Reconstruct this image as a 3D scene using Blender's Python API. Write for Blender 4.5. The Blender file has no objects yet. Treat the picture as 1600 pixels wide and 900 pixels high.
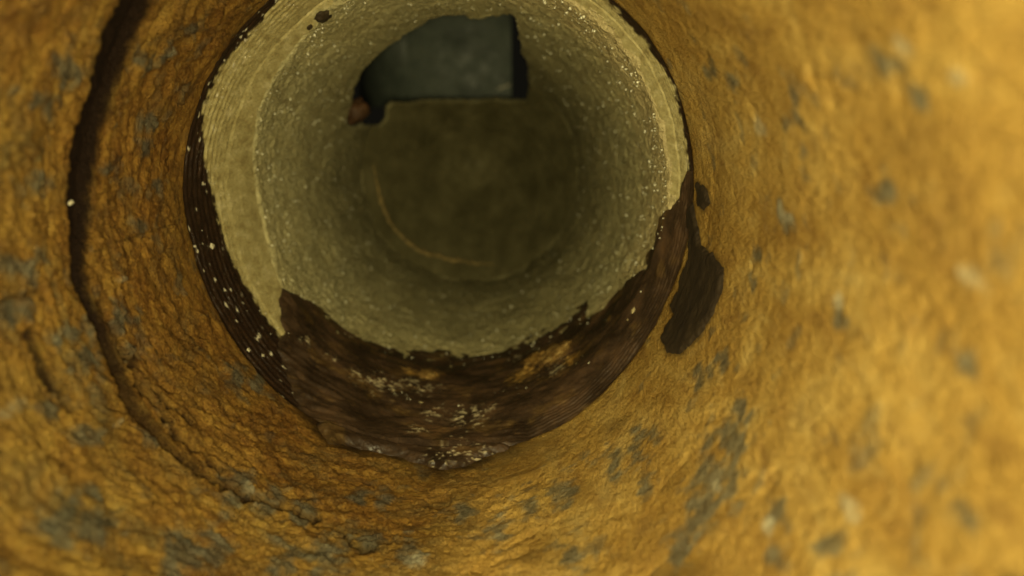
import bpy, math
import numpy as np

# ------------------------------------------------------------------ camera, world, lamp, exposure
R = 0.05                      # bore radius of the rusty pipe in metres; everything below is in units of R
F = 1042.0                    # focal length in photo pixels (photo 1600 x 900)
YAW, PIT = -0.0135, -0.2297
CX, CZ = 0.2435, 0.3117       # lens position off the pipe axis (axis = world Y)

sc = bpy.context.scene
COL = sc.collection

def rot(v):
    v = np.asarray(v, float)
    c, s = math.cos(PIT), math.sin(PIT)
    v = np.stack([v[..., 0], c*v[..., 1]-s*v[..., 2], s*v[..., 1]+c*v[..., 2]], -1)
    c, s = math.cos(YAW), math.sin(YAW)
    return np.stack([c*v[..., 0]-s*v[..., 1], s*v[..., 0]+c*v[..., 1], v[..., 2]], -1)

from mathutils import Matrix, Vector
right, fwd, up = rot([1, 0, 0]), rot([0, 1, 0]), rot([0, 0, 1])
cam_d = bpy.data.cameras.new('camera')
cam = bpy.data.objects.new('camera', cam_d)
COL.objects.link(cam)
M = Matrix(((right[0], up[0], -fwd[0], CX*R), (right[1], up[1], -fwd[1], 0), (right[2], up[2], -fwd[2], CZ*R), (0, 0, 0, 1)))
cam.matrix_world = M
cam_d.sensor_width = 36
cam_d.lens = F/1600*36
cam_d.clip_start = 0.001
cam_d.clip_end = 50
cam_d.dof.use_dof = True
cam_d.dof.focus_distance = 2.5*R
cam_d.dof.aperture_fstop = 11.5
sc.camera = cam

w = bpy.data.worlds.new('World')
sc.world = w
w.use_nodes = True
w.node_tree.nodes['Background'].inputs[0].default_value = (0.5, 0.45, 0.3, 1)
w.node_tree.nodes['Background'].inputs[1].default_value = 0.01

def lamp(name, x, y, z, size, power, color, rx, rz):
    d = bpy.data.lights.new(name, 'AREA')
    d.shape = 'DISK'; d.size = size*R; d.spread = math.radians(130); d.energy = power; d.color = color
    o = bpy.data.objects.new(name, d); COL.objects.link(o)
    o.location = (x*R, y*R, z*R); o.rotation_euler = (math.radians(rx), 0, math.radians(rz))
    return o
# the inspection camera's own lamp, right beside the lens
lamp('inspection_lamp', CX+0.02, -0.15, CZ-0.08, 0.22, 0.146, (1.0, 0.88, 0.45), 82, 8)

sc.view_settings.view_transform = 'Standard'
sc.view_settings.look = 'None'
sc.view_settings.gamma = 1
sc.view_settings.exposure = 0
sc.cycles.use_denoising = True
sc.cycles.use_adaptive_sampling = True
sc.cycles.adaptive_threshold = 0.03
sc.cycles.max_bounces = 8
sc.cycles.diffuse_bounces = 5

# ------------------------------------------------------------------ numeric helpers
rng = np.random.default_rng(7)
_perm = rng.permutation(256); _perm = np.concatenate([_perm, _perm, _perm]).astype(np.int32)
_g = rng.normal(size=(256, 3)); _g = (_g/np.linalg.norm(_g, axis=1)[:, None]).astype(np.float32)

def perlin(x, y, z):
    x = np.asarray(x, np.float32); y = np.asarray(y, np.float32); z = np.asarray(z, np.float32)
    xi = np.floor(x).astype(np.int32); yi = np.floor(y).astype(np.int32); zi = np.floor(z).astype(np.int32)
    xf, yf, zf = x-xi, y-yi, z-zi
    xi &= 255; yi &= 255; zi &= 255
    u, v, ww = (t*t*t*(t*(t*6-15)+10) for t in (xf, yf, zf))
    def gr(dx, dy, dz):
        g = _g[_perm[_perm[_perm[xi+dx]+yi+dy]+zi+dz]]
        return g[..., 0]*(xf-dx)+g[..., 1]*(yf-dy)+g[..., 2]*(zf-dz)
    def lerp(a, b, t): return a+t*(b-a)
    return lerp(lerp(lerp(gr(0,0,0), gr(1,0,0), u), lerp(gr(0,1,0), gr(1,1,0), u), v),
                lerp(lerp(gr(0,0,1), gr(1,0,1), u), lerp(gr(0,1,1), gr(1,1,1), u), v), ww)*1.6

def fbm(th, y, ft, fy, octv=3, off=0.0, gain=0.5):
    a, s = 1.0, 0.0
    c, sn = np.cos(th), np.sin(th)
    for k in range(octv):
        s = s+a*perlin(c*ft+off, y*fy+off*1.7, sn*ft-off*0.6)
        ft *= 2.03; fy *= 2.03; a *= gain
    return s

def ss(a, b, x):
    t = np.clip((x-a)/(b-a), 0, 1)
    return t*t*(3-2*t)

def rays(px):
    px = np.asarray(px, float)
    return rot(np.stack([(px[:, 0]-800)/F, np.ones(len(px)), -(px[:, 1]-450)/F], 1))

def on_cyl(px, r):
    """photo pixels -> (theta, y) on a cylinder of radius r about the pipe axis"""
    d = rays(px)
    a = d[:, 0]**2+d[:, 2]**2; b = CX*d[:, 0]+CZ*d[:, 2]; c = CX**2+CZ**2-r*r
    t = (-b+np.sqrt(b*b-a*c))/a
    return np.arctan2(CZ+t*d[:, 2], CX+t*d[:, 0]), t*d[:, 1]

def periodic(th0, v0):
    o = np.argsort(th0)
    t, v = th0[o], v0[o]
    # resample + smooth so that the polyline reads as a hand-cut edge, not as straight chords
    tt = np.linspace(-math.pi, math.pi, 720, endpoint=False)
    vv = np.interp(tt, t, v, period=2*math.pi)
    k = np.hanning(25); k /= k.sum()
    vv = np.convolve(np.concatenate([vv[-40:], vv, vv[:40]]), k, 'same')[40:-40]
    return lambda th: np.interp(th, tt, vv, period=2*math.pi)

# the uneven end of the rusty pipe
rim_px = [(285,300),(290,230),(310,160),(345,85),(400,20),(300,380),(320,450),(350,505),(385,560),(430,610),(490,655),
          (560,685),(640,703),(730,706),(820,690),(900,650),(950,605),(1000,545),(1050,450),(1075,370),(1083,290),(1080,230),(1065,160),(1030,80),(965,5)]
YR = periodic(*on_cyl(rim_px, 1.0))
def LC(th): return .13+.22*ss(.5, -.3, np.cos(th))      # depth of the ridged ring: deep on the left, shallow on the right
LW = 0.94                       # bore of the liner wall
bev_px = [(520,12),(500,32),(470,66),(430,120),(405,170),(397,220),(400,290),(410,340),(425,400),(442,455)]
_t, _y = on_cyl(bev_px, LW+.008)
_t2 = np.radians([95, 70, 40, 10, -20, -50, -90, -115])
YB = periodic(np.concatenate([_t, _t2]), np.concatenate([_y, YR(_t2)+LC(_t2)+.05]))

def rbase(th, y):
    yr, yb = YR(th), YB(th)
    r = np.where(y <= yr, 1.0, 0)
    lc = LC(th); t = (y-yr)/lc
    rc = 1.03-.05*t
    tb = np.clip((y-yr-lc)/np.maximum(yb-yr-lc, .02), 0, 1)
    rb = .98-(.98-LW-.008)*tb
    r = np.where((y > yr) & (t <= 1), rc, r)
    r = np.where((t > 1) & (y <= yb), rb, r)
    r = np.where((t > 1) & (y > yb), LW, r)
    return r

def unproject(px):
    """photo pixels -> (theta, y) on the smooth bore"""
    d = rays(px)
    out = []
    for q in d:
        ys = np.linspace(.3, 6.4, 1600)
        t = ys/q[1]
        X, Z = CX+t*q[0], CZ+t*q[2]
        th = np.arctan2(Z, X)
        g = np.hypot(X, Z)-rbase(th, ys)
        k = np.argmax(g > 0)
        if g[k] <= 0: k = len(ys)-1
        out.append((th[k], ys[k]))
    out = np.array(out)
    return out[:, 0], out[:, 1]

def wrap(a): return (a+math.pi) % (2*math.pi)-math.pi

def densify(pts, step=8.0, jit=0.0, closed=True):
    pts = np.asarray(pts, float); o = []
    n = len(pts)
    for i in range(n if closed else n-1):
        a, b = pts[i], pts[(i+1) % n]
        k = max(1, int(np.hypot(*(b-a))/step))
        for j in range(k): o.append(a+(b-a)*j/k)
    if not closed: o.append(pts[-1])
    o = np.array(o)
    if jit: o += np.random.default_rng(3).normal(scale=jit, size=o.shape)
    return o

def poly_sd(u, v, pu, pv):
    """signed distance (inside positive) of points to a closed polygon"""
    best = np.full(u.shape, 1e9); ins = np.zeros(u.shape, bool)
    n = len(pu)
    for i in range(n):
        ax, ay, bx, by = pu[i], pv[i], pu[(i+1) % n], pv[(i+1) % n]
        ex, ey = bx-ax, by-ay
        t = np.clip(((u-ax)*ex+(v-ay)*ey)/(ex*ex+ey*ey+1e-12), 0, 1)
        best = np.minimum(best, (u-ax-t*ex)**2+(v-ay-t*ey)**2)
        if ay != by:
            ins ^= ((ay > v) != (by > v)) & (u < ex*(v-ay)/(by-ay)+ax)
    return np.where(ins, 1, -1)*np.sqrt(best)

class Outline:
    """an outline traced on the bore, kept in surface coordinates (angle from th0, depth along pipe)"""
    def __init__(self, px, step=8, jit=1.2):
        px = densify(px, step, jit)
        th, y = unproject(px)
        self.t0 = math.atan2(np.sin(th).mean(), np.cos(th).mean())
        self.pu, self.pv = wrap(th-self.t0), y
        self.ys = .55           # depth counts less: keeps edge softness even on the receding wall
    def sd(self, th, y):
        return poly_sd(wrap(th-self.t0), y*self.ys, self.pu, self.pv*self.ys)
    def box(self, m=.04):
        return self.t0+self.pu.min()-m, self.t0+self.pu.max()+m, self.pv.min()-m*2, self.pv.max()+m*2

def sd_masked(ol, th, y, far=-.2):
    """signed distance only where it matters"""
    a0, a1, y0, y1 = ol.box(.15)
    m = (np.abs(wrap(th-(a0+a1)/2)) < (a1-a0)/2) & (y > y0) & (y < y1)
    s = np.full(th.shape, far)
    if m.any(): s[m] = ol.sd(th[m], y[m])
    return s

# ------------------------------------------------------------------ object helpers
def link_mesh(name, me, mat, parent=None, smooth=True):
    o = bpy.data.objects.new(name, me)
    COL.objects.link(o)
    me.materials.append(mat)
    if smooth and len(me.polygons):
        me.polygons.foreach_set('use_smooth', np.ones(len(me.polygons), bool))
    if parent is not None: o.parent = parent
    return o

def thing(name, label, cat, group=None):
    o = bpy.data.objects.new(name, None); COL.objects.link(o)
    o.empty_display_size = .01
    return tag(o, label, cat, group)

def tag(o, label, cat, group=None):
    o['label'] = label; o['category'] = cat
    if group: o['group'] = group
    return o

def mesh_from(name, P, faces, attrs=None):
    me = bpy.data.meshes.new(name)
    P = np.ascontiguousarray(P, np.float32); faces = np.ascontiguousarray(faces, np.int32)
    n, k = faces.shape
    me.vertices.add(len(P)); me.vertices.foreach_set('co', P.ravel())
    me.loops.add(n*k); me.loops.foreach_set('vertex_index', faces.ravel())
    me.polygons.add(n)
    me.polygons.foreach_set('loop_start', np.arange(0, n*k, k, dtype=np.int32))
    me.polygons.foreach_set('loop_total', np.full(n, k, np.int32))
    for a, v in (attrs or {}).items():
        at = me.attributes.new(a, 'FLOAT', 'POINT')
        at.data.foreach_set('value', np.ascontiguousarray(v, np.float32).ravel())
    me.update(calc_edges=True); me.validate()
    return me

def grid_mesh(name, th, y, r, attrs=None, closed=False, keep=None):
    """2D arrays th, y, r (rows along the pipe, columns round it) -> mesh facing the axis"""
    nr, nc = th.shape
    P = np.stack([r*np.cos(th), y, r*np.sin(th)], -1).reshape(-1, 3)*R
    i = np.arange(nr-1)[:, None]; j = np.arange(nc if closed else nc-1)[None, :]
    a = i*nc+j; b = i*nc+(j+1) % nc; c = (i+1)*nc+(j+1) % nc; d = (i+1)*nc+j
    f = np.stack([a, b, c, d], -1).reshape(-1, 4)
    at = {k: np.asarray(v).reshape(-1) for k, v in (attrs or {}).items()}
    if keep is not None:
        kf = keep.reshape(-1)[f].all(1)
        f = f[kf]
        used = np.zeros(len(P), bool); used[f.ravel()] = True
        idx = np.cumsum(used)-1
        P = P[used]; f = idx[f]; at = {k: v[used] for k, v in at.items()}
    return mesh_from(name, P, f, at)

# ------------------------------------------------------------------ materials
class Mat:
    def __init__(self, name, rough=.7, spec=.4):
        self.m = bpy.data.materials.new(name); self.m.use_nodes = True
        self.nt = self.m.node_tree; self.b = self.nt.nodes['Principled BSDF']
        self.b.inputs['Roughness'].default_value = rough
        self.b.inputs['Specular IOR Level'].default_value = spec
        self.co = self.nt.nodes.new('ShaderNodeTexCoord').outputs['Object']
    def n(self, t, **kw):
        x = self.nt.nodes.new(t)
        for k, v in kw.items(): setattr(x, k, v)
        return x
    def l(self, a, b): self.nt.links.new(a, b)
    def noise(self, scale, detail=4, stretch=(1, 1, 1), rough=.55, dist=0):
        mp = self.n('ShaderNodeMapping'); mp.inputs['Scale'].default_value = tuple(s/R for s in stretch)
        self.l(self.co, mp.inputs[0])
        x = self.n('ShaderNodeTexNoise'); x.inputs['Scale'].default_value = scale
        x.inputs['Detail'].default_value = detail; x.inputs['Roughness'].default_value = rough
        x.inputs['Distortion'].default_value = dist
        self.l(mp.outputs[0], x.inputs['Vector'])
        return x.outputs[0]
    def ramp(self, f, stops):
        x = self.n('ShaderNodeValToRGB')
        e = x.color_ramp.elements
        while len(e) < len(stops): e.new(.5)
        for el, (p, c) in zip(e, stops):
            el.position = p; el.color = (*c, 1) if len(c) == 3 else c
        self.l(f, x.inputs[0]); return x.outputs[0]
    def rangev(self, f, a, b, c=0, d=1):
        x = self.n('ShaderNodeMapRange'); self.l(f, x.inputs[0])
        for i, v in zip((1, 2, 3, 4), (a, b, c, d)): x.inputs[i].default_value = v
        return x.outputs[0]
    def mix(self, f, a, b):
        x = self.n('ShaderNodeMix', data_type='RGBA')
        if isinstance(f, float): x.inputs[0].default_value = f
        else: self.l(f, x.inputs[0])
        for s, v in ((6, a), (7, b)):
            if isinstance(v, tuple): x.inputs[s].default_value = (*v, 1)
            else: self.l(v, x.inputs[s])
        return x.outputs[2]
    def math(self, op, a, b):
        x = self.n('ShaderNodeMath', operation=op)
        for i, v in enumerate((a, b)):
            if isinstance(v, (int, float)): x.inputs[i].default_value = v
            else: self.l(v, x.inputs[i])
        return x.outputs[0]
    def attr(self, name):
        x = self.n('ShaderNodeAttribute', attribute_name=name); return x.outputs['Fac']
    def bump(self, h, dist, strength=1.0, prev=None):
        x = self.n('ShaderNodeBump'); x.inputs['Strength'].default_value = strength
        x.inputs['Distance'].default_value = dist*R
        self.l(h, x.inputs['Height'])
        if prev: self.l(prev, x.inputs['Normal'])
        return x.outputs[0]
    def out(self, color=None, rough=None, normal=None):
        for s, v in (('Base Color', color), ('Roughness', rough)):
            if v is None: continue
            if isinstance(v, tuple): self.b.inputs[s].default_value = (*v, 1)
            elif isinstance(v, float): self.b.inputs[s].default_value = v
            else: self.l(v, self.b.inputs[s])
        if normal: self.l(normal, self.b.inputs['Normal'])
        return self.m

def mat_rust():
    m = Mat('rust', .8, .12)
    n1 = m.noise(2.6, 6, (1, 1.1, 1), .62, .5)
    n2 = m.noise(10, 7, (1, 2.2, 1), .68, .5)
    n3 = m.noise(34, 5, (1, 2.8, 1), .65, .3)
    n4 = m.noise(6, 6, (1, 1.8, 1), .6, .6)
    c = m.ramp(n2, [(.28, (.085, .042, .014)), (.40, (.20, .105, .024)), (.50, (.33, .190, .038)), (.60, (.43, .270, .055)), (.72, (.54, .38, .11))])
    c2 = m.ramp(n1, [(.34, (.20, .085, .018)), (.5, (.35, .20, .038)), (.66, (.47, .315, .075))])
    c = m.mix(.42, c, c2)
    n5 = m.noise(1.5, 5, (1, 1.0, 1), .6, .6)
    c = m.mix(m.rangev(n5, .48, .64, 0, .6), c, m.ramp(n2, [(.35, (.12, .045, .012)), (.5, (.31, .145, .026)), (.65, (.46, .245, .042))]))
    # olive and slate tints drifting through the rust
    c = m.mix(m.rangev(n4, .50, .70, 0, .7), c, (.145, .125, .058))
    c = m.mix(m.rangev(n3, .52, .64, 0, .65), c, (.11, .05, .016))
    c = m.mix(m.rangev(n3, .42, .30, 0, .5), c, (.52, .32, .085))
    i1 = m.noise(3.2, 6, (1, .5, 1), .65, .6); i2 = m.noise(13, 6, (1, .45, 1), .7, .4)
    gold = m.ramp(i1, [(.30, (.27, .155, .038)), (.45, (.40, .245, .058)), (.56, (.50, .33, .09)), (.70, (.60, .44, .16))])
    gold = m.mix(m.rangev(i2, .52, .68, 0, .6), gold, (.22, .12, .035))
    gold = m.mix(m.rangev(i2, .44, .32, 0, .5), gold, (.58, .42, .15))
    c = m.mix(m.rangev(m.attr('yellow'), 0, 1, 0, .85), c, gold)
    n6 = m.noise(100, 3, (1, .7, 1), .7)
    c = m.mix(m.rangev(n6, .56, .70, 0, .5), c, (.10, .05, .018))
    c = m.mix(m.rangev(n6, .42, .30, 0, .35), c, (.60, .43, .16))
    c = m.mix(m.attr('red'), c, m.mix(.8, c, m.ramp(n2, [(.35, (.10, .036, .010)), (.5, (.24, .095, .018)), (.65, (.36, .17, .03))])))
    gm = m.math('ADD', m.attr('grey'), m.math('MULTIPLY', m.math('SUBTRACT', n2, .5), 1.5))
    gm = m.math('MULTIPLY', m.rangev(gm, .12, 1.0, 0, .74), m.rangev(m.attr('grey'), .02, .25))
    g = m.ramp(m.noise(16, 5, (1, 1.6, 1)), [(.3, (.045, .054, .050)), (.55, (.105, .118, .098)), (.75, (.22, .225, .17))])
    c = m.mix(gm, c, g)
    c = m.mix(m.math('MULTIPLY', m.attr('pale'), m.rangev(n3, .35, .6, .2, .75)), c, (.50, .46, .32))
    c = m.mix(m.attr('dark'), c, (.018, .009, .005))
    h1 = m.noise(26, 6, (1, 2.8, 1), .68, .3)
    h2 = m.noise(80, 4, (1, 1.6, 1), .65)
    fl = m.rangev(m.attr('yellow'), 0, .8, 1, .03)
    nb = m.bump(m.math('MULTIPLY', h1, fl), .085, .9); nb = m.bump(m.math('MULTIPLY', h2, fl), .036, 1.0, nb)
    nb = m.bump(m.math('MULTIPLY', m.noise(34, 5, (1, .5, 1), .7), m.attr('yellow')), .05, .7, nb)
    rg = m.rangev(n3, .3, .7, .7, .95)
    return m.out(c, rg, nb)

def mat_collar():
    m = Mat('collar', .4, .5)
    n1 = m.noise(14, 5, (1, 3, 1))
    dk = m.ramp(n1, [(.3, (.010, .005, .004)), (.55, (.020, .010, .006)), (.75, (.042, .021, .010))])
    n2 = m.noise(24, 6, (1, .45, 1), .68)
    be = m.ramp(n2, [(.34, (.27, .215, .09)), (.47, (.38, .32, .145)), (.56, (.43, .37, .18)), (.68, (.56, .49, .28))])
    c = m.mix(m.attr('beige'), dk, be)
    c = m.mix(m.attr('pale'), c, (.65, .6, .45))
    h = m.noise(80, 4, (1, .5, 1), .65)
    nb = m.bump(h, .010, .7)
    return m.out(c, m.rangev(m.attr('beige'), 0, 1, .36, .6), nb)

def mat_liner():
    m = Mat('liner', .5, .5)
    n1 = m.noise(4, 5, (1, 1.4, 1)); n2 = m.noise(36, 5, (1, 1.2, 1), .72)
    c = m.ramp(n1, [(.3, (.32, .275, .13)), (.5, (.42, .365, .18)), (.7, (.49, .43, .225))])
    s = m.ramp(n2, [(.30, (.12, .105, .05)), (.46, (.29, .265, .14)), (.56, (.38, .345, .19)), (.66, (.76, .71, .47))])
    pt = m.noise(2.2, 5, (1, .8, 1), .6, .5)
    c = m.mix(m.rangev(pt, .35, .65, .15, .75), c, s)
    c = m.mix(m.rangev(m.noise(3.5, 6, (1.4, .5, 1.4), .65, .5), .54, .70, 0, .55), c, (.17, .135, .06))
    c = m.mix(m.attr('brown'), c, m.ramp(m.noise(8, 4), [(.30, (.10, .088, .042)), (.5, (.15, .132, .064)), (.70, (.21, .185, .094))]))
    c = m.mix(m.attr('beige'), c, m.ramp(n2, [(.3, (.36, .28, .13)), (.7, (.60, .50, .27))]))
    h1 = m.noise(55, 4, (1, 1.4, 1), .6); h2 = m.noise(14, 4, (1, 1.3, 1), .6)
    nb = m.bump(h2, .03, .6); nb = m.bump(h1, .018, .9, nb)
    return m.out(c, m.rangev(n2, .35, .7, .62, .34), nb)

def mat_sludge():
    m = Mat('sludge', .35, .5)
    n1 = m.noise(5, 6, (1, 1.5, 1), .6, .3); n2 = m.noise(32, 4, (1, 1.8, 1), .6)
    c = m.ramp(n1, [(.3, (.013, .008, .006)), (.5, (.032, .018, .010)), (.66, (.066, .034, .015)), (.8, (.12, .062, .023))])
    c = m.mix(m.rangev(n2, .55, .75, 0, .5), c, (.10, .058, .024))
    c = m.mix(m.attr('ochre'), c, m.ramp(n2, [(.3, (.15, .07, .015)), (.55, (.36, .21, .05)), (.75, (.5, .34, .11))]))
    c = m.mix(m.attr('pale'), c, (.55, .47, .30))
    h1 = m.noise(40, 5, (1, 1.2, 1), .65); h2 = m.noise(10, 6, (1, 1.3, 1), .65)
    nb = m.bump(h2, .014, .4); nb = m.bump(h1, .007, .5, nb)
    return m.out(c, m.rangev(n1, .35, .6, .28, .60), nb)

def mat_simple(name, stops, scale, rough=.6, spec=.4, bump=.01, bscale=60, stretch=(1, 1, 1)):
    m = Mat(name, rough, spec)
    c = m.ramp(m.noise(scale, 5, stretch), stops)
    return m.out(c, rough, m.bump(m.noise(bscale, 4, stretch), bump, .7))

M_RUST, M_COLLAR, M_LINER, M_SLUDGE = mat_rust(), mat_collar(), mat_liner(), mat_sludge()
M_TAR = mat_simple('tar', [(.3, (.020, .013, .008)), (.7, (.046, .031, .016))], 9, .7, .3, .006, 45, (1, 2, 1))
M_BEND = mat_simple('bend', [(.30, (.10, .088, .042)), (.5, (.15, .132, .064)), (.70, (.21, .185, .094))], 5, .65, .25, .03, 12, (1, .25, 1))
M_SEAM = mat_simple('seam', [(.35, (.11, .08, .033)), (.6, (.26, .185, .065))], 30, .7, .3, .02, 40)
def mat_panel():
    m = Mat('panel', .5, .4)
    c = m.ramp(m.noise(2.5, 6, (1, 1, 1.8), .6, .4), [(.3, (.068, .082, .066)), (.5, (.110, .130, .105)), (.7, (.145, .165, .130))])
    c = m.mix(m.rangev(m.noise(14, 5, (1, 1, 1), .65), .58, .72, 0, .6), c, (.10, .085, .05))
    c = m.mix(m.rangev(m.noise(24, 3), .70, .76, 0, .6), c, (.5, .48, .38))
    return m.out(c, m.rangev(m.noise(6, 4), .3, .7, .35, .7), m.bump(m.noise(9, 6), .02, .6))
M_PANEL = mat_panel()
M_LIME = mat_simple('lime', [(.3, (.45, .40, .27)), (.7, (.72, .68, .52))], 20, .4, .5, .01, 80)
M_GLINT = mat_simple('grain', [(.3, (.45, .43, .30)), (.7, (.75, .72, .55))], 20, .2, .8, .004, 80)
M_NODULE = mat_simple('nodule', [(.3, (.04, .020, .010)), (.7, (.10, .045, .017))], 14, .6, .4, .03, 30)
M_OCHRE = mat_simple('ochre_crust', [(.3, (.11, .058, .016)), (.5, (.23, .135, .036)), (.7, (.38, .26, .09))], 34, .6, .4, .02, 60)

# ------------------------------------------------------------------ traced outlines on the bore
groove_px = [(240,-20),(222,25),(202,65),(184,115),(164,165),(150,215),(141,262),(134,310),(133,360),(131,405),(127,425),(134,460),(152,498),(172,535),(190,570),(203,608),(214,632),(243,662),
             (277,700),(316,735),(357,760),(406,784),(480,808),(405,786),(353,764),(310,742),(266,710),(228,672),(200,640),(184,612),(168,570),(148,528),(130,490),(120,455),(112,432),(108,395),(106,350),(103,315),(106,270),(116,225),(126,170),(142,118),(160,65),(178,25),(192,-20)]
groove_px = [(x+(4 if i < 18 else 0), y) for i, (x, y) in enumerate(groove_px)]
G_GROOVE = Outline(groove_px, 8, .4)
CRACKS = [([(118,425),(95,437),(60,452),(30,462),(-10,470)], .007, .010),
          ([(128,402),(165,385),(210,370),(280,345)], .004, .004),
          ([(150,470),(190,540),(230,620),(290,690),(340,735)], .010, .022),
          ([(205,560),(250,620),(300,660)], .008, .016),
          ([(40,520),(70,580),(110,640)], .012, .02),
          ([(350,765),(420,790),(500,812)], .012, .022),([(470,806),(560,842),(640,850)], .007, .012),([(232,668),(290,722),(350,764)], .013, .022),
          ([(540,845),(585,862)], .012, .02)]
def crack_sd(px, th, y):
    p = densify(px, 8, 1.6, False); t, yy = unproject(p)
    t0 = t.mean()
    u, v = wrap(th-t0), y*.6; pu, pv = wrap(t-t0), yy*.6
    m = (u > pu.min()-.1) & (u < pu.max()+.1) & (v > pv.min()-.1) & (v < pv.max()+.1)
    d = np.full(th.shape, 1.0)
    uu, vv = u[m], v[m]; best = np.full(uu.shape, 1.0)
    for i in range(len(pu)-1):
        ex, ey = pu[i+1]-pu[i], pv[i+1]-pv[i]
        s = np.clip(((uu-pu[i])*ex+(vv-pv[i])*ey)/(ex*ex+ey*ey+1e-12), 0, 1)
        best = np.minimum(best, np.hypot(uu-pu[i]-s*ex, vv-pv[i]-s*ey))
    d[m] = best
    return d

GREY = [(135,815,34),(110,800,20),(300,862,36),(345,855,22),(1142,690,32),(1122,745,48),(1095,800,36),(1105,770,36),(18,420,26),(10,480,24),(60,150,22),(100,110,24),(45,290,18),
        (255,85,18),(215,95,14),(230,190,14),(225,230,14),(215,355,15),(245,290,13),(170,260,13),(80,640,18),(130,690,18),(130,560,22),(110,520,20),(190,500,20),(205,545,17),
        (235,680,16),(370,590,15),(400,600,12),(360,770,30),(420,785,24),(470,800,20),(560,775,14),(600,780,14),(660,740,12),(880,770,24),(830,790,18),(780,835,20),(640,860,20),(580,850,18),
        (1000,690,24),(960,720,20),(1100,590,20),(1130,560,16),(1185,400,14),(1175,440,12),(1230,340,20),(1160,640,20),(1300,850,24),(1215,800,20),(1220,880,26),(1370,110,22),(1440,150,16),
        (1380,300,22),(1400,350,14),(1320,500,16),(1520,820,20),(1060,850,22),(900,860,22),(730,800,16),(505,870,30),(440,880,24),(1110,110,14),(1150,130,14),(1240,190,16),(1250,150,14),(300,40,14),(1500,560,22),(1010,760,16)]
PALE = [(265,78,7),(10,790,0.1),(1185,200,11),(1230,335,11),(1120,760,11),(1330,790,13),(1310,470,9),(1510,430,14),(110,315,4),(185,660,5),(12,640,12),(385,770,8),(650,880,14),(1200,820,10),(395,795,4),(190,435,4),(1415,70,12),(1500,120,10)]

def blobs(lst, th, y, nz, ay=1.9):
    px = [(a, b) for a, b, _ in lst]
    t, yy = unproject(px)
    m = np.zeros(th.shape)
    for (a, b, s), t0, y0 in zip(lst, t, yy):
        sig = s*y0/F
        du, dv = np.abs(wrap(th-t0))/sig, np.abs(y-y0)/(sig*ay)
        q = (du < 2.6) & (dv < 2.6)
        if q.any():
            d = np.sqrt(du[q]**2+dv[q]**2)+nz[q]*1.25
            m[q] = np.maximum(m[q], 1-ss(.2, 1.7, d))
    return m

sludge_px = [(440,448),(452,452),(466,458),(492,470),(512,491),(542,516),(572,532),(604,541),(660,546),(700,543),(718,551),(762,553),(790,548),(806,534),(832,514),(872,494),(900,480),(924,464),(921,492),(945,480),(962,458),(984,432),(1008,416),(1009,396),(1024,378),(1030,334),(1046,312),(1060,302),(1070,262),
             (1092,266),(1096,300),(1090,364),(1073,426),(1050,490),(1018,550),(1000,578),(960,616),(912,660),(874,686),(815,704),(770,712),(728,732),(690,738),(640,724),(600,712),(560,706),(512,694),(490,672),(484,664),(462,634),(446,592),(430,548),(430,528),(440,519),(431,500),(436,482),(430,468)]
O_SLUDGE = Outline(sludge_px, 7, .3)
O_TAR = Outline([(1083,318),(1090,345),(1096,384),(1114,395),(1132,418),(1131,450),(1116,490),(1102,515),(1085,536),(1062,556),(1042,552),(1034,530),(1038,512),(1052,492),(1046,478),(1060,455),(1066,430),(1078,400),(1078,370),(1076,330)], 6, .3)
O_STAIN = Outline([(1087,285),(1098,288),(1108,300),(1110,318),(1100,330),(1090,322)], 6, .3)

# ------------------------------------------------------------------ the rusty pipe
def near_rows():
    a = np.linspace(-1.5, .6, 24, endpoint=False)
    inv = np.linspace(1/.6, 1/2.62, 520)
    return np.concatenate([a, 1/inv])

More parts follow.
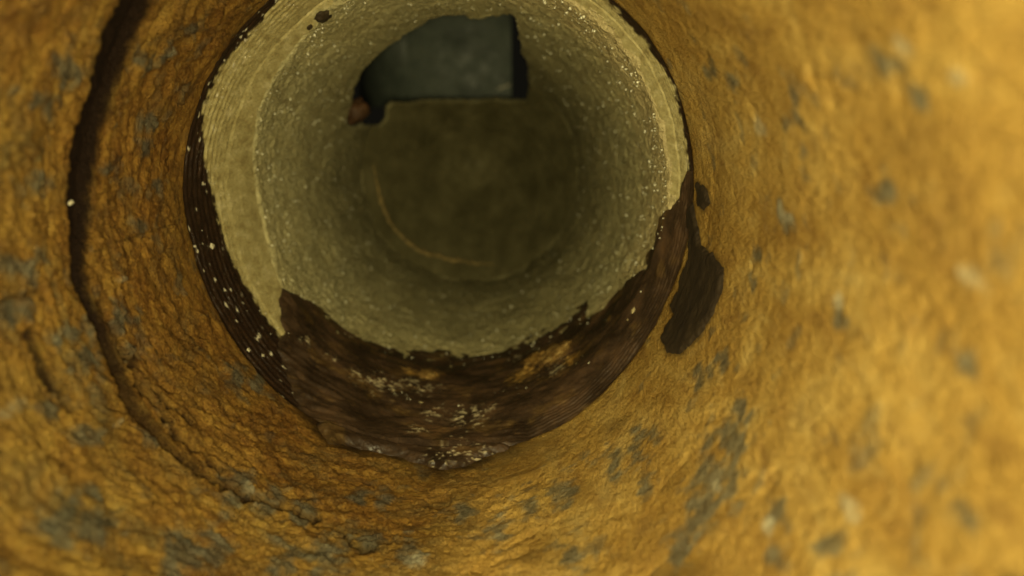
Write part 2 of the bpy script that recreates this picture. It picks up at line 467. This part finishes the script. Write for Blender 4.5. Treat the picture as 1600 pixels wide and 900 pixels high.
def build_rusty_pipe():
    root = thing('rusty_pipe', 'wide ochre rusted iron pipe bore with flaky scale surrounding everything', 'pipe')
    # finer columns where the lens looks (left, bottom, right), coarser along the top
    tt = np.linspace(0, 1, 1300, endpoint=False)
    th1 = math.pi*0.5+2*math.pi*tt+0.28*np.sin(2*math.pi*tt)
    th1 = wrap(th1)
    ys = near_rows()
    TH, Y0 = np.meshgrid(th1, ys)
    yr = YR(TH)
    k = np.clip((Y0-.6)/(2.62-.6), 0, 1)          # stretch the rows so that the last one is the cut end
    Y = Y0+k*k*(yr-2.62)
    left = .5-.5*np.cos(TH)                       # 1 on the left wall
    near_lip = ss(0, .16, yr-Y)
    wx = fbm(TH, Y, 2.2, 2.6, 2, 11.0)
    Yw = Y+.10*wx+.16*np.sin(TH)
    big = fbm(TH, Yw, 2.4, 3.2, 3, 3.0)
    mid = fbm(TH, Yw, 7, 20, 3, 5.0)
    fine = fbm(TH, Yw, 20, 56, 3, 9.0)
    rid = 1-np.abs(fbm(TH, Yw, 9, 30, 2, 21.0))*1.6
    ter = fbm(TH, Yw, 6, 13, 4, 17.0)*4.0
    ter = np.floor(ter)+ss(.55, 1.0, ter-np.floor(ter))
    split = ss(.90, .985, 1-np.abs(fbm(TH, Yw, 5, 19, 3, 23.0)))*ss(-.1, .35, fbm(TH, Y, 4, 5, 2, 25.0))
    amp = (.04+.96*ss(.15, .8, left))*(.35+.65*near_lip)
    grit = fbm(TH, Y, 60, 70, 2, 27.0)
    h = .014*big*(.35+.65*left)+amp*.005*grit+amp*(.008*mid+.0115*fine+.006*rid+.0018*ter-.006*split)
    stain = np.zeros_like(h)
    for ol in (O_SLUDGE, O_TAR, O_STAIN):
        so = sd_masked(ol, TH, Y)
        h *= 1-.88*ss(-.03, .005, so)
        if ol is O_SLUDGE:      # damp halo where the deposit spills over the cut end
            stain = np.maximum(stain, .85*ss(-.05, .012, so+.02*mid+.025*wx)*ss(34, 20, np.abs(np.degrees(wrap(TH-np.radians(-101))))))
        else:
            stain = np.maximum(stain, .6*ss(-.016, .008, so+.008*mid))
    # occasional blisters and pits
    pit = fbm(TH, Y, 6, 8, 2, 31.0)
    h -= .03*ss(.62, .95, pit)*(.2+.8*left)
    attrs = {}
    # the open joint on the left and the cracks running out of it
    ng = fbm(TH, Y, 20, 24, 2, 41.0)
    sg = sd_masked(G_GROOVE, TH, Y)+.0022*ng
    gm = ss(-.009, .004, sg)
    h = h*(1-.6*gm)-.030*ss(-.002, .014, sg)
    _ga, _ = unproject([(135,480), (285,715)]); fade = 1-.3*ss(0, 1, np.clip(wrap(TH-_ga[0])/wrap(_ga[1]-_ga[0]), 0, 1))
    dark = np.maximum(gm*np.clip(fade+.7*ng*(1-fade), 0, 1), stain*ss(1.0, .3, yr-Y)); dark = np.maximum(dark, .25*split*left*near_lip)
    dark = np.maximum(dark, .8*blobs([(1588,915,26)], TH, Y, ng))
    for px, wd, dp in CRACKS:
        d = crack_sd(px, TH, Y)+.006*ng+.003*fine
        cmask = 1-ss(wd*.25, wd, d)
        h -= dp*cmask
        dark = np.maximum(dark, (.9 if dp > .015 else .55)*cmask)
    nz = fbm(TH, Y, 14, 20, 3, 51.0)
    grey = blobs(GREY, TH, Y, nz)
    rand = fbm(TH, Y, 8, 10, 4, 61.0, .6)
    grey = np.maximum(grey, .6*ss(.30, .85, rand))
    h += .006*grey*(1+nz)*amp
    pale = blobs(PALE, TH, Y, nz)
    h += .008*pale*amp
    r = 1-h
    r = np.where(yr-Y < .012, 1.0-.004*mid, r)
    yellow = ss(.25, .95, (1-left)+.25*big)
    attrs = dict(grey=grey*(1-dark), dark=dark, pale=pale, yellow=yellow, red=.42*ss(.35, .9, left)*ss(1.1, .3, yr-Y+.4*big))
    # cut end: a short face turning outwards
    e = lambda A: np.concatenate([A, A[-1:], A[-1:]], 0)
    TH, Y, r = e(TH), e(Y), e(r); attrs = {q: e(v) for q, v in attrs.items()}
    Y[-2] += .010; r[-2] += .008
    Y[-1] += .012; r[-1] += .10
    link_mesh('wall', grid_mesh('rusty_pipe_wall', TH, Y, r, attrs, closed=True), M_RUST, root)
    return root
build_rusty_pipe()

# ------------------------------------------------------------------ the ridged collar and the bevelled mouth of the liner
dk_px = [(455,-15),(440,0),(395,50),(352,92),(328,140),(314,180),(320,215),(326,260),(331,300),(345,350),(370,420),(400,470),(430,515),(470,560),(1072,290),(1072,230),(1056,160),(1017,75),(967,22),(935,-15)]
_dt, _dy = unproject(dk_px)
_bt = np.radians([-60, -90, -110])
YD = periodic(np.concatenate([_dt, _bt]), np.concatenate([_dy, YR(_bt)+LC(_bt)-.02]))

def build_collar():
    root = thing('ridged_collar', 'dark brown ridged joint ring just behind the cut end of the rusty pipe', 'pipe joint')
    th1 = np.linspace(-math.pi, math.pi, 1000, endpoint=False)
    s = np.linspace(-.03, 1, 110)
    TH, S = np.meshgrid(th1, s)
    yr = YR(TH)
    Y = yr+(LC(TH)+.01)*S
    n = fbm(TH, Y, 6, 6, 3, 71.0); nf = fbm(TH, Y, 30, 34, 3, 73.0)
    ridge = np.sin(2*math.pi*(S*11+.2*n))
    side = ss(.1, .6, -np.cos(TH))
    rr = 1.03-.05*np.clip(S, 0, 1)-(.0026*np.sign(ridge)*np.abs(ridge)**.6)*(.35+.65*side)*ss(1.0, .55, S)*(1-.6*ss(-.012, .012, Y-YD(TH)))*(.5+.5*ss(-.25, .3, n))-.0016*nf-.003*n
    beige = ss(-.012, .012, Y-YD(TH)+.022*nf+.02*n)
    pale = ss(.62, .72, fbm(TH, Y, 26, 30, 2, 77.0))*ss(0, .3, .8-S)*.8*side
    link_mesh('ridged_band', grid_mesh('collar_band', TH, Y, rr, dict(beige=beige, pale=pale), closed=True), M_COLLAR, root)
build_collar()

hole_px = [(540,205),(546,185),(549,165),(553,140),(562,118),(578,98),(605,75),(640,50),(672,31),(692,25),(720,23),(735,29),(752,30),(768,25),(800,22),(807,32),(810,60),(813,82),(826,104),(825,130),(822,158),
           (800,158),(700,159),(612,160),(604,168),(604,188),(590,196),(570,192),(556,200)]
HOLE = np.array(densify(hole_px, 10, 0))

def project(P):
    q = np.stack([P[..., 0]-CX, P[..., 1], P[..., 2]-CZ], -1)
    x, y, z = q@right, q@fwd, q@up
    return 800+F*x/y, 450-F*z/y

# the opening broken through the far end: traced once, kept as angles and depths on the bore
LY1 = 5.0
def rliner(y): return LW-.17*ss(3.2, 5.6, y)       # the liner narrows into the bend
def in_hole(th, y, r, jit):
    P = np.stack([r*np.cos(th), y, r*np.sin(th)], -1)
    u, v = project(P)
    return poly_sd(u, v, HOLE[:, 0], HOLE[:, 1])+jit > 0

liner_root = thing('pipe_liner', 'grey green granular liner tube with pale sloping mouth inside the rusty pipe', 'pipe liner')
def build_liner():
    # bevelled pale mouth
    th1 = np.linspace(-math.pi, math.pi, 1000, endpoint=False)
    s = np.linspace(0, 1, 120)
    TH, S = np.meshgrid(th1, s)
    y0 = YR(TH)+LC(TH)-.005; y1 = YB(TH)+.012*fbm(TH, TH*0, 14, 1, 3, 81.0)
    Y = y0+(y1-y0)*S
    n = fbm(TH, Y, 8, 4, 3, 83.0); nf = fbm(TH, Y, 40, 18, 3, 85.0)
    r = .981-(.981-LW-.008)*S-.003*n-.0012*nf-.012*ss(.0, .12, S)*(1-S)*.3
    be = ss(-.012, .012, Y-YD(TH)+.022*nf)
    e = lambda A: np.concatenate([A, A[-1:]], 0)
    TH, Y, r, be = e(TH), e(Y), e(r), e(be)
    Y[-1] += .02; r[-1] = LW+.02
    link_mesh('sloping_mouth', grid_mesh('liner_mouth', TH, Y, r, dict(beige=be, pale=be*0), closed=True), M_COLLAR, liner_root)
    # granular wall
    th1 = np.linspace(-math.pi, math.pi, 760, endpoint=False)
    inv = np.linspace(0, 1, 300)
    TH, K = np.meshgrid(th1, inv)
    y0 = YB(TH)-.035
    Y = 1/(1/y0+(1/LY1-1/y0)*K)
    n = fbm(TH, Y, 4, 3, 3, 91.0); nf = fbm(TH, Y, 34, 30, 3, 93.0); md = fbm(TH, Y, 13, 11, 3, 95.0)
    rag = ss(.03, .09, Y-y0)
    r = rliner(Y)-.010*n-(.0055*nf+.007*md)*(.4+.6*rag)-.004*(1-rag)*nf+.03*ss(.045, 0, Y-y0+.006*md)
    keep = ~in_hole(TH, Y, rliner(Y), 4*n+3*md)
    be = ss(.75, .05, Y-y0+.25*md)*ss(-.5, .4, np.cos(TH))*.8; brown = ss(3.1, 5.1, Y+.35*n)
    link_mesh('wall', grid_mesh('liner_wall', TH, Y, r, dict(beige=be, brown=brown), closed=True, keep=keep), M_LINER, liner_root)
    o = bpy.context.scene.objects['wall.001'] if 'wall.001' in bpy.context.scene.objects else None
build_liner()
def add_thickness(o, t):
    md = o.modifiers.new('thickness', 'SOLIDIFY'); md.thickness = t*R; md.offset = -1; md.use_rim = True
for c in liner_root.children:
    if c.name.startswith('wall'): add_thickness(c, .03)

def tube_mesh(name, P, rad, nseg=8):
    P = np.asarray(P, float); n = len(P)
    T = np.gradient(P, axis=0); T /= np.linalg.norm(T, axis=1)[:, None]
    V, Fc = [], []
    for i in range(n):
        a = np.cross(T[i], [0, 1, 0]); a /= np.linalg.norm(a)+1e-9; b = np.cross(T[i], a)
        for k in range(nseg):
            t = 2*math.pi*k/nseg
            V.append(P[i]+rad[i]*(math.cos(t)*a+math.sin(t)*b))
    for i in range(n-1):
        for k in range(nseg):
            Fc.append((i*nseg+k, i*nseg+(k+1) % nseg, (i+1)*nseg+(k+1) % nseg, (i+1)*nseg+k))
    return mesh_from(name, np.array(V)*R, Fc)

def bead(px, rr, r0, mat, name, jit=.004, seed=0):
    p = densify(px, 5, .8, False)
    d = rays(p); t, y, rr0 = [], [], []
    ys = np.linspace(3.5, 6.7, 3000)
    prof = np.where(ys < LY1, rliner(ys), (rliner(LY1)+.001)*np.clip(1-(ys-LY1+.03)/1.8, 0, 1)**.6)-r0
    for q in d:
        k = ys/q[1]; X, Z = CX+k*q[0], CZ+k*q[2]
        i = np.argmax(np.hypot(X, Z) > prof)
        t.append(math.atan2(Z[i], X[i])); y.append(ys[i]); rr0.append(prof[i])
    t, y, rr0 = np.array(t), np.array(y), np.array(rr0)
    P = np.stack([rr0*np.cos(t), y, rr0*np.sin(t)], -1)
    g = np.random.default_rng(seed)
    P += g.normal(scale=jit, size=P.shape)*[1, .5, 1]
    rad = rr*(.6+.6*np.abs(fbm(t*9, y, 4, 3, 2, seed+1.0)))*np.minimum(1, 4*np.minimum(np.linspace(0, 1, len(P)), np.linspace(1, 0, len(P)))+.15)
    return link_mesh(name, tube_mesh(name, P, rad), mat, liner_root)
bead([(584,255),(588,285),(593,305),(602,332),(618,360),(640,383),(668,397),(700,405),(735,411),(775,412)], .020, .005, M_SEAM, 'resin_seam', .004, 3)

# ------------------------------------------------------------------ the bend closing the far end, with an opening at its top
def build_bend():
    th1 = np.linspace(-math.pi, math.pi, 460, endpoint=False)
    s = 1-np.linspace(1, 0, 240)**1.6
    TH, S = np.meshgrid(th1, s)
    r = (rliner(LY1)+.001)*(1-S)**.6
    Y = LY1-.03+1.8*S
    n = fbm(TH*0+r*np.cos(TH)*0, Y, 1, 1, 1, 1)
    X, Z = r*np.cos(TH), r*np.sin(TH)
    n = sum(perlin(X*f+7, Y*f*.25, Z*f)/f for f in (3, 6, 12, 24))
    r2 = r*(1-.02*n)
    Y2 = Y+.16*n
    keep = ~in_hole(TH, Y, r, 5*n)
    root = thing('pipe_bend', 'smooth dark brown rounded far end of the bore below the green panel', 'pipe bend')
    o = link_mesh('wall', grid_mesh('bend_wall', TH, Y2, np.maximum(r2, 1e-4), None, closed=True, keep=keep), M_BEND, root)
    add_thickness(o, .03)
build_bend()

# ------------------------------------------------------------------ the green panel beyond the opening
def at_depth(px, Y):
    d = rays([px])[0]; t = Y/d[1]
    return np.array([CX+t*d[0], Y, CZ+t*d[2]])

def box_mesh(name, p00, p10, p11, p01, back, bev=.0):
    F4 = [np.array(p) for p in (p00, p10, p11, p01)]
    B4 = [p+np.array(back) for p in F4]
    V = np.array(F4+B4)*R
    return mesh_from(name, V, [(0,1,2,3),(7,6,5,4),(0,4,5,1),(1,5,6,2),(2,6,7,3),(3,7,4,0)])

def build_panel():
    Y = 7.5
    a = at_depth((640, 162), Y); b = at_depth((800, 162), Y); c = at_depth((799, -60), Y); d = at_depth((632, -60), Y)
    root = thing('flat_panel', 'flat dark green panel seen through the opening at the far end', 'panel')
    o = link_mesh('face', box_mesh('panel_face', a, b, c, d, (0, .12, 0)), M_PANEL, root, smooth=False)
    bv = o.modifiers.new('edge', 'BEVEL'); bv.width = .012*R; bv.segments = 2
    # added facet, angled off so the panel's left side shades into darkness
    a2, d2 = a+np.array([-.85, 1.5, 0]), d+np.array([-.85, 1.5, 0])
    link_mesh('shade_facet', box_mesh('panel_shade_facet', a2, a, d, d2, (.02, .12, 0)), M_PANEL, root, smooth=False)
    # small paint scrape near the lower right corner
    p = [at_depth(q, Y-.006) for q in ((776,138),(797,130),(798,134),(779,141))]
    link_mesh('scrape', box_mesh('panel_scrape', *p, (0, .004, 0)), M_LIME, root, smooth=False)
build_panel()

# ------------------------------------------------------------------ lumps and chips
def lump(name, px, r0, size, mat, seed, squash=(1, 1, .6), parent=None, sub=3, lift=.3, rough=.35):
    """an irregular nugget sitting on the bore at a traced spot"""
    import bmesh
    t, y = (unproject([px]) if r0 is None else on_cyl([px], r0))
    rr = float(rbase(t, y)[0]) if r0 is None else r0
    t, y = float(t[0]), float(y[0])
    bm = bmesh.new(); bmesh.ops.create_icosphere(bm, subdivisions=sub, radius=1)
    P = np.array([v.co[:] for v in bm.verts])
    n = perlin(P[:, 0]*1.6+seed*3.1, P[:, 1]*1.6+seed, P[:, 2]*1.6)+.5*perlin(P[:, 0]*4+seed, P[:, 1]*4, P[:, 2]*4)
    P = P*(1+rough*n)[:, None]*np.array(squash)*size
    for v, p in zip(bm.verts, P): v.co = p
    me = bpy.data.meshes.new(name); bm.to_mesh(me); bm.free()
    rad = min(rr, rr if r0 is not None or surface_height(t, y) <= 0 else 1.012-.076*min(1, max(0, (y-float(YR(t)))/(float(LC(t))+.08))))-lift*size*squash[2]-surface_height(t, y)
    e_t = np.array([-math.sin(t), 0, math.cos(t)]); e_y = np.array([0, 1, 0]); e_n = np.array([-math.cos(t), 0, -math.sin(t)])
    Q = np.array([v.co[:] for v in me.vertices])
    W = (Q[:, :1]*e_t+Q[:, 1:2]*e_y+Q[:, 2:]*e_n)*R
    me.vertices.foreach_set('co', W.astype(np.float32).ravel()); me.update()
    o = link_mesh(name, me, mat, parent, smooth=sub > 2)
    o.location = (rad*math.cos(t)*R, y*R, rad*math.sin(t)*R)
    return o

# ------------------------------------------------------------------ sludge along the bottom
def spill(th):
    d = np.degrees(wrap(th-np.radians(-100)))
    return ss(34, 20, d)*ss(-26, -14, d)
def ssr(a, b, x): return ss(a, b, x)
def sludge_height(th, y, want=False):
    s = sd_masked(O_SLUDGE, th, y)
    nf = fbm(th, y, 16, 26, 3, 101.0); md = fbm(th, y, 6, 12, 3, 103.0)
    s2 = s+.009*fbm(th, y, 7, 8, 4, 107.0, .6)
    yr = YR(th)
    ed = ss(-.004, .03, s2)
    h = ed*(.012+.006*md+.003*nf)-.010*(1-ed)
    dd = np.degrees(wrap(th-np.radians(-100)))
    sp = np.clip(1-np.abs(dd-3)/27, 0, 1)**.5
    h = h+ss(0, .07, s2)*sp*.05*np.where(y > yr, np.exp(-((y-yr)/.13)**2), .25*np.exp(-((y-yr)/.05)**2))
    return (h, s2, nf, md) if want else h
def surface_height(t, y):
    h = float(np.ravel(sludge_height(np.array([t]), np.array([y])))[0])
    return max(h, 0)

def build_sludge():
    root = thing('sludge_deposit', 'wet dark brown sludge coating the bottom of the joint and liner mouth', 'sludge')
    a0, a1, y0, y1 = O_SLUDGE.box(.03)
    TH, Y = np.meshgrid(np.linspace(a0, a1, 760), 1/np.linspace(1/y0, 1/y1, 300))
    h, s2, nf, md = sludge_height(TH, Y, True)
    yr = YR(TH)
    chord = 1.012-.076*np.clip((Y-yr)/(LC(TH)+.08), 0, 1)       # the deposit bridges the little steps of the joint
    rb0 = rbase(TH, Y)
    r = np.where(Y > yr, np.minimum(rb0, rb0+(chord-rb0)*ss(0, .14, s2)), 1.0)
    k = np.hanning(15); k /= k.sum()
    r = np.apply_along_axis(lambda v: np.convolve(np.pad(v, 7, 'edge'), k, 'valid'), 0, r)
    r = r-h
    dg = np.degrees(wrap(TH-np.radians(-98)))
    spm = ss(26, 21, np.abs(dg))
    r = r-.015*spm*ss(.03, -.02, Y-yr)*ss(-.004, .035, s2)
    r = np.where(Y < yr+.004, r+(1-spm)*.045, r)       # beyond the spill it stops against the back of the cut end
    dl = np.clip((Y-yr)/np.maximum(LC(TH), .05), 0, 1)
    thr = np.sin(2*math.pi*(dl*8.5))*ss(.15, .75, np.abs(dg)/60)*ss(1.0, .7, dl)
    r = r-.0026*thr*ss(.0, .02, Y-yr)                 # the ring's ridges still show through where the deposit thins out
    nz = fbm(TH, Y, 30, 60, 3, 111.0)
    pale = blobs([(600,604,30),(570,598,18),(640,603,20),(665,612,22),(685,660,20),(735,663,28),(760,650,16),(720,712,26),(745,716,22),(690,722,18),(650,690,14),(470,540,10),(508,566,10),(555,588,14),(805,566,12),(870,582,20)], TH, Y, nz*.8, 1.0)
    streak = ss(.18, .5, fbm(TH, Y, 26, 90, 3, 113.0)+.25*nz)
    pale = pale*streak*.75
    ochre = blobs([(868,560,26),(840,566,20),(895,566,14),(668,590,18),(640,585,12),(820,590,22),(957,500,6)], TH, Y, nz*.7, 1.0)*.9
    ochre = np.maximum(ochre, .12*ss(.2, .6, fbm(TH, Y, 5, 8, 3, 117.0)))
    r = r-.010*pale-.012*blobs([(868,560,26),(840,566,18)], TH, Y, nz, 1.0)
    keep = s2 > -.012
    o = link_mesh('coating', grid_mesh('sludge_coating', TH, Y, r, dict(pale=pale, ochre=ochre), keep=keep), M_SLUDGE, root)
build_sludge()

# ------------------------------------------------------------------ dark patches on the right wall of the rusty pipe
def patch(name, label, cat, ol, mat, thick, seed):
    a0, a1, y0, y1 = ol.box(.02)
    TH, Y = np.meshgrid(np.linspace(a0, a1, 200), np.linspace(y0, y1, 260))
    nf = fbm(TH, Y, 16, 16, 3, seed)
    s = ol.sd(TH, Y)+.006*nf+.012
    ed = ss(-.004, .03, s)
    r = 1-(ed*(thick+.003*nf)-.012*(1-ed))
    o = link_mesh(name, grid_mesh(name, TH, Y, r, None, keep=s > -.012), mat)
    return tag(o, label, cat)
patch('tar_patch', 'long dark brown patch stuck to the rust right of the joint', 'tar patch', O_TAR, M_TAR, .012, 121.0)
patch('tar_patch', 'small dark stain on the rust above the long dark patch', 'tar patch', O_STAIN, M_TAR, .011, 131.0)

# ------------------------------------------------------------------ small things
o = lump('rust_nodule', (553,172), 0.85, .085, M_NODULE, 3, (1, 1.1, .8))
tag(o, 'reddish brown rust lump at the left edge of the far opening', 'rust lump')
o = lump('dark_clot', (503,24), None, .034, M_TAR, 5, (1.0, 1.8, .45))
tag(o, 'small dark brown clot on the pale liner mouth at the top', 'clot')
o = lump('dark_clot', (484,42), None, .016, M_TAR, 6, (1.0, 1.8, .4))
tag(o, 'tiny dark speck below the brown clot on the liner mouth', 'clot')
o = lump('ochre_crust', (872,556), None, .060, M_OCHRE, 8, (1.5, 1.3, .35), sub=4)
tag(o, 'ochre yellow crust lump on the dark sludge right of centre', 'crust')
o = lump('ochre_crust', (668,590), None, .036, M_OCHRE, 9, (1.3, 1.4, .35), sub=4)
tag(o, 'smaller ochre crust lump in the middle of the sludge', 'crust')
chips = [((330,385),.018,'pale mineral chip on the left of the ridged ring'),((388,547),.013,'white mineral chip at lower left of the ridged ring'),((410,556),.012,'white chip just right of the lower left ring chip'),
         ((265,78),.016,'pale chip on the upper left rust beside the wide groove'),((109,316),.012,'tiny white chip stuck in the wide dark groove')]
for i, (px, s, lab) in enumerate(chips):
    o = lump('mineral_chip', px, None, s*.62, M_LIME, 20+i, (1, 1.5, .5), sub=2, lift=.5, rough=.7)
    tag(o, lab, 'mineral chip', 'white mineral chips')

# grains that glint all over the liner and the joint: nobody could count them
def grains(name, label, n, fn, mat, s0, s1, seed):
    g = np.random.default_rng(seed)
    base = np.array([(1,0,0),(-1,0,0),(0,1,0),(0,-1,0),(0,0,1),(0,0,-1)], float)
    fc = np.array([(0,2,4),(2,1,4),(1,3,4),(3,0,4),(2,0,5),(1,2,5),(3,1,5),(0,3,5)])
    t, y, r = fn(g, n); n = len(t)
    C = np.stack([r*np.cos(t), y, r*np.sin(t)], -1)
    S = (s0+(s1-s0)*g.random(n)**3)
    q = g.normal(size=(n, 3, 3)); Q = np.linalg.qr(q)[0]
    V = (base[None]*(.6+.8*g.random((n, 6, 1))))*S[:, None, None]
    V = np.einsum('nij,nkj->nki', Q, V)+C[:, None]
    Fc = (fc[None]+6*np.arange(n)[:, None, None]).reshape(-1, 3)
    o = link_mesh(name, mesh_from(name, V.reshape(-1, 3)*R, Fc), mat, smooth=False)
    o['kind'] = 'stuff'; o['label'] = label; o['category'] = 'grains'
    return o
def f_liner(g, n):
    t = g.uniform(-math.pi, math.pi, n); k = g.random(n)**1.5
    y0 = YB(t); y = 1/(1/y0+(1/4.8-1/y0)*k)
    c = fbm(t, y, 7, 7, 2, 141.0)
    m = (g.random(n) < .38+1.1*c) & ~in_hole(t, y, rliner(y), np.zeros_like(t)+6)
    return t[m], y[m], rliner(y[m])-.008
grains('resin_grains', 'pale glinting grains over the grey green liner wall', 4600, f_liner, M_GLINT, .002, .009, 5)
def f_mouth(g, n):
    t = g.uniform(-math.pi, math.pi, n); y = YR(t)+.06+(YB(t)-YR(t)-.05)*g.random(n)
    s = sludge_height(t, y)
    c = fbm(t, y, 9, 9, 2, 151.0)
    m = (g.random(n) < -.02+1.1*c) & (y < YB(t)-.02)
    r = rbase(t, y)-np.maximum(s, 0)-.002
    return t[m], y[m], r[m]
grains('mineral_grains', 'tiny white mineral specks scattered over joint ring and sludge', 900, f_mouth, M_LIME, .001, .0055, 6)
